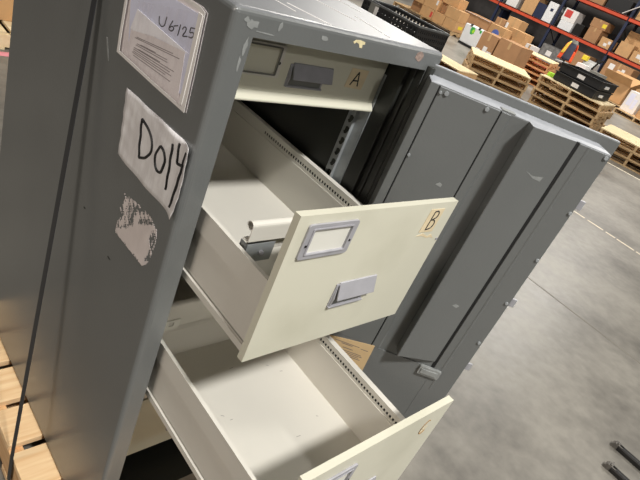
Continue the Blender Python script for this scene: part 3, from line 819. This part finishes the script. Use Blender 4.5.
# front cartons on a pallet
single_pallet(12.55, 6.52, 1.30, 0.72, 'low pallet under the two large cartons with white labels')
carton('dark brown carton with two white labels, left of the largest carton', 12.2, 12.8, 6.58, 7.06, Z0, .57, 'kraft_dark', stickers=[('x', .42, .66, .25, .48, 'label'), ('x', .70, .98, .05, .35, 'label'), ('x', .05, .3, .08, .3, 'label')])
carton('largest brown carton, beside the dark carton with white labels', 12.2, 12.8, 5.93, 6.54, Z0, .61, 'kraft_dark', stickers=[('y', .0, .3, .05, .3, 'label'), ('x', .86, .98, .1, .3, 'label')])

# ------------------------------------------------------------------ background: black lattice bin behind the cabinet
bin_ = empty('bulk_bin', (6.72, 5.06, FZ))
tag(bin_, 'black plastic bulk bin with lattice sides behind the grey cabinet', 'bin')
HX, HY, HH = .38, .58, .83
def lattice(b, axis, c, a0, a1):
    n = 15; st = (a1 - a0) / n
    for k in range(n + 1):
        p = a0 + k * st
        if axis == 'x': b.box(c - .012, c + .012, p - .017, p + .017, .12, HH - .03)
        else: b.box(p - .017, p + .017, c - .012, c + .012, .12, HH - .03)
    for k in range(9):
        z = .14 + k * (HH - .18) / 8
        if axis == 'x': b.box(c - .015, c + .015, a0, a1, z - .019, z + .019)
        else: b.box(a0, a1, c - .015, c + .015, z - .019, z + .019)
for ax, c, a0, a1 in (('x', -HX, -HY, HY), ('x', HX, -HY, HY), ('y', -HY, -HX, HX), ('y', HY, -HX, HX)):
    b = MB(); lattice(b, ax, c, a0, a1); b.build('lattice_wall', 'black_plastic', bin_)
b = MB(); b.ring([(-HX - .02, -HY - .02), (HX + .02, -HY - .02), (HX + .02, HY + .02), (-HX - .02, HY + .02)], [(-HX + .01, -HY + .01), (HX - .01, -HY + .01), (HX - .01, HY - .01), (-HX + .01, HY - .01)], HH - .03, HH, XY)
b.build('rim', 'rim', bin_, bevel=.006)
b = MB(); b.box(-HX, HX, -HY, HY, .10, .13)
for x in (-.45, 0, .45): b.box(x - .08, x + .08, -HY, HY, 0, .10)
b.build('base', 'black_plastic', bin_)
MB().box(-HX - .03, -HX - .013, .24, .42, HH - .26, HH - .02).build('latch_panel', 'grey_plastic', bin_, bevel=.004)
MB().box(-HX - .034, -HX - .030, .23, .30, HH - .24, HH - .05).build('label', 'label', bin_)

# ------------------------------------------------------------------ background: black crates on the pallet stack
def crate(label, x, y, z):
    r = empty('black_crate', (x, y, z)); tag(r, label, 'crate', 'black crates on the pallet stack')
    b = MB(); hx, hy, hh = .40, .42, .165
    b.ring([(-hx, -hy), (hx, -hy), (hx, hy), (-hx, hy)], [(-hx + .03, -hy + .03), (hx - .03, -hy + .03), (hx - .03, hy - .03), (-hx + .03, hy - .03)], .01, hh, XY)
    b.box(-hx + .02, hx - .02, -hy + .02, hy - .02, .0, .02)
    b.ring([(-hx - .015, -hy - .015), (hx + .015, -hy - .015), (hx + .015, hy + .015), (-hx - .015, hy + .015)], [(-hx + .03, -hy + .03), (hx - .03, -hy + .03), (hx - .03, hy - .03), (-hx + .03, hy - .03)], hh - .02, hh, XY)
    b.build('shell', 'black_plastic', r, bevel=.006)
    MB().box(-hx - .003, -hx - .0005, -.10, .04, .04, .11).build('label', 'label', r)
    MB().box(-.16, .02, -hy - .018, -hy - .0005, .05, .10).build('handle', 'white_plastic', r, bevel=.004)
crate('lower black crate with white labels on the pallet stack', 10.52, 3.57, FZ + .653)
crate('upper black crate with white labels on the pallet stack', 10.54, 3.56, FZ + .820)

# ------------------------------------------------------------------ background: right-hand cartons and clutter
single_pallet(18.05, 5.55, 1.2, 0.9, 'low pallet under the open carton right of the black crates')
def open_carton(label, x0, x1, y0, y1, z0, z1, m='kraft'):
    cx, cy = (x0 + x1) / 2, (y0 + y1) / 2; a, c, h = (x1 - x0) / 2, (y1 - y0) / 2, z1 - z0
    r = empty('open_carton', (cx, cy, z0)); tag(r, label, 'box')
    b = MB(); b.ring([(-a, -c), (a, -c), (a, c), (-a, c)], [(-a + .01, -c + .01), (a - .01, -c + .01), (a - .01, c - .01), (-a + .01, c - .01)], 0, h, XY)
    b.box(-a, a, -c, c, 0, .01); b.build('shell', m, r)
    b = MB(); b.box(-.004, .004, -c, c, 0, .28, Matrix.Translation((-a, 0, h)) @ Matrix.Rotation(math.radians(-38), 4, 'Y')); b.build('flap', m, r)
    b = MB(); b.box(-.004, .004, -c, c, 0, .28, Matrix.Translation((a, 0, h)) @ Matrix.Rotation(math.radians(30), 4, 'Y')); b.build('flap', m, r)
    b = MB(); b.box(-a, a, -.004, .004, 0, .25, Matrix.Translation((0, -c, h)) @ Matrix.Rotation(math.radians(45), 4, 'X')); b.build('flap', m, r)
    return r
open_carton('open brown carton with raised flaps on a pallet, right of the black crates', 17.75, 18.35, 5.10, 5.95, Z0, .54)
pb = carton('white carton with blue print lines, right of the open brown carton', 16.9, 17.3, 4.36, 4.76, Z0, .55, 'label', stickers=[('x', .15, .5, .3, .9, 'bluepaper'), ('x', .55, .8, .2, .7, 'bluepaper')], tape=False)
single_pallet(17.1, 4.17, 1.25, 0.9, 'pallet with loose brown packing at the right edge', 0, 'wood_old')
carton('small pinkish carton on the pallet at the right edge', 16.8, 17.1, 3.92, 4.26, Z0, .26, 'kraft', rot=.5)
carton('small brown carton leaning beside the pinkish carton at the right edge', 17.15, 17.4, 3.70, 3.98, Z0, .30, 'kraft_dark', rot=.9)

# ------------------------------------------------------------------ background: storage rack
rk = empty('storage_rack', (22.0, 8.9, FZ))
tag(rk, 'long storage rack with orange-red beams and dark navy posts at the back', 'rack')
def rl(b):
    for v in b.b.verts: v.co -= Vector((22.0, 8.9, FZ))
    return b
posts = (15.15, 12.65, 10.15, 7.65, 5.15, 2.65)
for y in posts:
    b = MB()
    for x in (21.55, 22.55): b.box(x - .045, x + .045, y - .045, y + .045, FZ, 4.2)
    rl(b).build('post_frame', 'navy', rk)
    b = MB()
    for k in range(4):
        z = FZ + .15 + k * 1.0
        b.tube([(21.55, y, z), (22.55, y, z + .5), (21.55, y, z + 1.0)], .022, 6)
    rl(b).build('brace', 'black_steel', rk)
for ya, yb in zip(posts, posts[1:]):
    for z in (1.05, 2.27, 3.6):
        for x in (21.47, 22.63):
            b = MB(); b.box(x - .025, x + .025, yb + .03, ya - .03, z - .065, z + .065); b.box(x - .025, x + .04, yb + .03, ya - .03, z + .03, z + .065)
            rl(b).build('beam', 'orange_beam', rk, bevel=.006)
        b = MB(); b.box(21.5, 22.6, yb + .04, ya - .04, z + .062, z + .072)
        rl(b).build('wire_deck', 'wire', rk)
SH1, SH2 = 1.124, 2.344
carton('tall white steel cabinet with a dark square on the middle rack shelf', 21.55, 22.2, 10.27, 10.67, SH1, 1.84, 'white_plastic', tape=False, stickers=[('x', .4, .7, .55, .7, 'navy')], name='white_cabinet', cat='cabinet')
carton('white carton with a red corner mark on the rack, right of the white cabinet', 21.6, 22.2, 9.42, 9.98, SH1 + .302, 1.86, 'label', tape=False, stickers=[('x', .1, .6, .3, .9, 'red_print')])
carton('white carton under the one with the red corner mark, on the rack', 21.6, 22.2, 9.40, 9.95, SH1, SH1 + .30, 'white_plastic', tape=False)
carton('navy blue carton on the rack shelf left of the white cabinet', 21.6, 22.2, 10.72, 11.12, SH1, 1.66, 'navy', tape=False)
carton('large tan carton on the rack shelf left of the navy carton', 21.6, 22.3, 11.14, 11.72, SH1, 1.80, 'kraft')
carton('white carton on the rack shelf, left of the large tan carton', 21.6, 22.2, 11.95, 12.45, SH1, 1.6, 'label', tape=False)
carton('white carton furthest left on the rack, cut by the top picture edge', 21.6, 22.2, 12.78, 13.3, SH1, 1.6, 'label', tape=False)
carton('brown carton centred between two rack posts on the middle shelf', 21.6, 22.3, 8.30, 8.80, SH1, 1.62, 'kraft_dark')
carton('brown carton with a yellow corner label on top of another rack carton', 21.65, 22.3, 8.24, 8.86, 1.622, 1.92, 'kraft_dark', stickers=[('x', .72, .97, .25, .7, 'yellow')])
carton('squat brown carton with white labels beside the right rack post', 21.55, 22.1, 7.74, 8.16, SH1, 1.46, 'kraft', stickers=[('x', .4, .7, .2, .5, 'label'), ('x', .72, .95, .5, .8, 'label')])
carton('large brown carton right of the rack post, behind the smaller front carton', 22.0, 22.6, 6.7, 7.55, SH1, 1.98, 'kraft')
carton('smaller brown carton in front of the large one, right of the rack post', 21.5, 21.95, 6.95, 7.45, SH1, 1.58, 'kraft')
carton('brown carton with a torn white label at the right end of the middle shelf', 21.5, 21.98, 6.30, 6.88, SH1, 1.46, 'kraft', stickers=[('x', .3, .6, .4, .8, 'label'), ('x', .62, .9, .2, .6, 'label')])
carton('dark metal case on the middle shelf behind the hi-vis vest', 21.7, 22.4, 9.02, 9.36, SH1, 1.52, 'black_steel', tape=False, name='metal_case', cat='case')
carton('black tote on the top shelf at the top right', 21.6, 22.4, 7.85, 8.7, SH2, 2.8, 'black_plastic', tape=False, name='black_tote', cat='tote')
carton('brown carton on the top shelf left of the black tote', 21.6, 22.4, 8.8, 9.7, SH2, 2.75, 'kraft_dark')
carton('brown carton on the top shelf at the top right picture corner', 21.6, 22.4, 6.5, 7.5, SH2, 2.85, 'kraft')
MB_ = MB(); MB_.tube([(21.45, 7.95, 2.35), (21.35, 7.35, 2.85)], .018, 8)
tag(MB_.build('light_pole', 'label', loc=(21.4, 7.7, 2.35)), 'thin pale pole leaning on the top rack shelf at the top right', 'pole')
for (x0, x1, y0, y1, z0, z1, mm, lab, nm, ct) in (
    (21.7, 22.3, 9.995, 10.09, SH1, 1.34, 'black_steel', 'flat dark case standing beside the rack post, right of the tall white cabinet', 'metal_case', 'case'),
    (21.8, 22.4, 12.5, 12.6, FZ, .9, 'navy', 'dark blue panel standing under the lower rack beam at the left', 'dark_panel', 'panel'),
    (21.3, 22.0, 10.9, 11.9, FZ, .52, 'black_plastic', 'black tote under the lower beam, behind the carton stack', 'black_tote', 'tote'),
    (21.2, 21.9, 9.0, 9.9, FZ, .46, 'clutter', 'grey tote under the lower beam, left of the hi-vis vest', 'grey_tote', 'tote'),
    (21.2, 21.9, 8.0, 8.8, FZ, .70, 'kraft_dark', 'brown carton under the lower beam, half hidden behind the hi-vis vest', 'cardboard_box', 'box')):
    carton(lab, x0, x1, y0, y1, z0, z1, mm, tape=False, name=nm, cat=ct, stickers=[('x', .3, .55, .4, .7, 'label')] if ct == 'tote' else ())
# floor level under the rack
carton('wide brown carton with three white labels under the lower rack beam', 20.2, 20.9, 6.08, 7.03, .30, .93, 'kraft_dark', stickers=[('x', .15, .35, .55, .85, 'label'), ('x', .5, .62, .45, .7, 'label'), ('x', .64, .76, .55, .8, 'label'), ('x', .55, .70, .25, .42, 'label')])
carton('brown carton on the floor beneath the wide carton with three labels', 20.2, 20.9, 6.1, 7.0, FZ, .298, 'kraft_dark')
carton('tan carton under the lower beam at the right picture edge', 19.6, 20.2, 5.15, 5.75, FZ, .62, 'kraft', rot=.25)
carton('pinkish-tan carton leaning at the right picture edge, above the white printed carton', 18.7, 19.2, 4.30, 4.85, FZ, .66, 'kraft', rot=.4, stickers=[('x', .4, .6, .2, .9, 'label')])
# machine with grey panels, under the rack
mc = empty('grey_machine', (18.3, 6.75, FZ)); tag(mc, 'light grey machine with a yellow cap and metal arms below the orange rack beam', 'machine')
b = MB(); b.box(-.25, .25, -.28, .28, 0, .62); b.prism([(-.25, .62), (.25, .62), (.18, .86), (-.20, .80)], -.25, .15, lambda p, q, h: (p, h, q)); b.build('housing', 'grey_metal', mc, bevel=.02)
MB().box(-.27, -.10, .05, .22, .80, .94).build('cap', 'yellow', mc, bevel=.01)
MB().tube([(-.2, -.2, .6), (-.3, -.35, .9), (-.28, -.45, 1.0)], .03, 8).build('arm', 'black_steel', mc)
MB().tube([(-.28, .2, .2), (-.32, -.1, .42), (-.3, -.36, .36)], .025, 8).build('arm', 'grey_metal', mc)
MB().cyl((-.27, -.05, .45), (-.251, -.05, .45), .07, 14).build('dial', 'black_plastic', mc)
tb = empty('steel_table', (16.8, 6.1, FZ)); tag(tb, 'low steel table with white items below the hi-vis vest', 'table')
MB().box(-.35, .35, -.7, .9, .54, .58).build('table_top', 'grey_metal', tb, bevel=.005)
for x in (-.31, .31):
    for y in (-.66, .86): MB().box(x - .02, x + .02, y - .02, y + .02, 0, .54).build('leg', 'black_steel', tb)
carton('small white carton on the steel table under the vest', 16.55, 16.85, 6.1, 6.4, FZ + .582, FZ + .76, 'label', tape=False)
carton('low grey carton on the steel table, right of the white one', 16.55, 16.95, 5.55, 5.95, FZ + .582, FZ + .72, 'grey_plastic', tape=False)
carton('dark red carton behind the reddish pallet stack, below the vest', 15.2, 15.6, 6.62, 7.15, FZ, .30, 'red_print', tape=False)
carton('brown carton left of the black crates, on the floor', 13.1, 13.6, 4.78, 5.35, FZ, .52, 'kraft_dark')
lp = MB(); lp.box(-.12, .12, -.22, .22, 0, .10)
o = lp.build('lime_parcel', 'lime'); o.location = (10.35, 4.105, FZ + .6525); o.scale = (.6, .4, .7)
tag(o, 'small lime green parcel at the left end of the pallet stack with black crates', 'parcel')

# hi-vis vest on a stand
vs = empty('vest_stand', (16.2, 6.62, FZ)); tag(vs, 'thin black stand that holds up the orange hi-vis vest', 'stand')
MB().cyl((0, 0, 0.01), (0, 0, 1.22), .018, 10).build('pole', 'black_steel', vs)
MB().cyl((0, 0, 0), (0, 0, .02), .16, 18).build('base', 'black_steel', vs)
vt = empty('safety_vest', (16.2, 6.62, FZ + .66)); tag(vt, 'orange safety vest with a yellow stripe hanging below the orange beam', 'vest')
def vest_piece(name, m, a0, a1, z0, z1, dr_=0.0):
    b = MB(); n = 10; rows = []
    for j in range(9):
        z = z0 + (z1 - z0) * j / 8; t = z / .56
        sx_, sy_ = (.10 + .05 * (1 - t) ** 1 + dr_, .17 + .06 * (1 - t) - .07 * max(0, t - .75) * 4 + dr_)
        rows.append([b.b.verts.new((sx_ * math.cos(a), sy_ * math.sin(a) + .03 * (1 - t), z + .01 * math.sin(5 * a))) for a in [math.radians(a0 + (a1 - a0) * k / n) for k in range(n + 1)]])
    for r0, r1 in zip(rows, rows[1:]):
        for k in range(n): b.b.faces.new((r0[k], r0[k + 1], r1[k + 1], r1[k]))
    o = b.build(name, m, vt, smooth=True); q = o.modifiers.new('thickness', 'SOLIDIFY'); q.thickness = .008
vest_piece('front_left_panel', 'hivis_o', 60, 165, 0, .48)
vest_piece('inner_cloth', 'dark_cloth', 165, 235, .02, .58)
vest_piece('front_right_panel', 'hivis_o', 235, 270, 0, .3)
vest_piece('back_panel', 'hivis_o', -90, 60, 0, .5)
vest_piece('reflective_stripe', 'hivis_y', 128, 163, .16, .52, .010)
vest_piece('shoulder', 'grey_plastic', 90, 270, .49, .585, .004)

# ------------------------------------------------------------------ background: behind the cabinet, seen past its left edge
single_pallet(.95, 4.35, 1.2, 1.0, 'pale pallet on the floor behind the cabinet, at the top left picture corner', 0, 'wood_pale')
carton('brown carton on the pallet at the top left picture corner', .55, 1.15, 4.0, 4.6, Z0, .30, 'kraft')
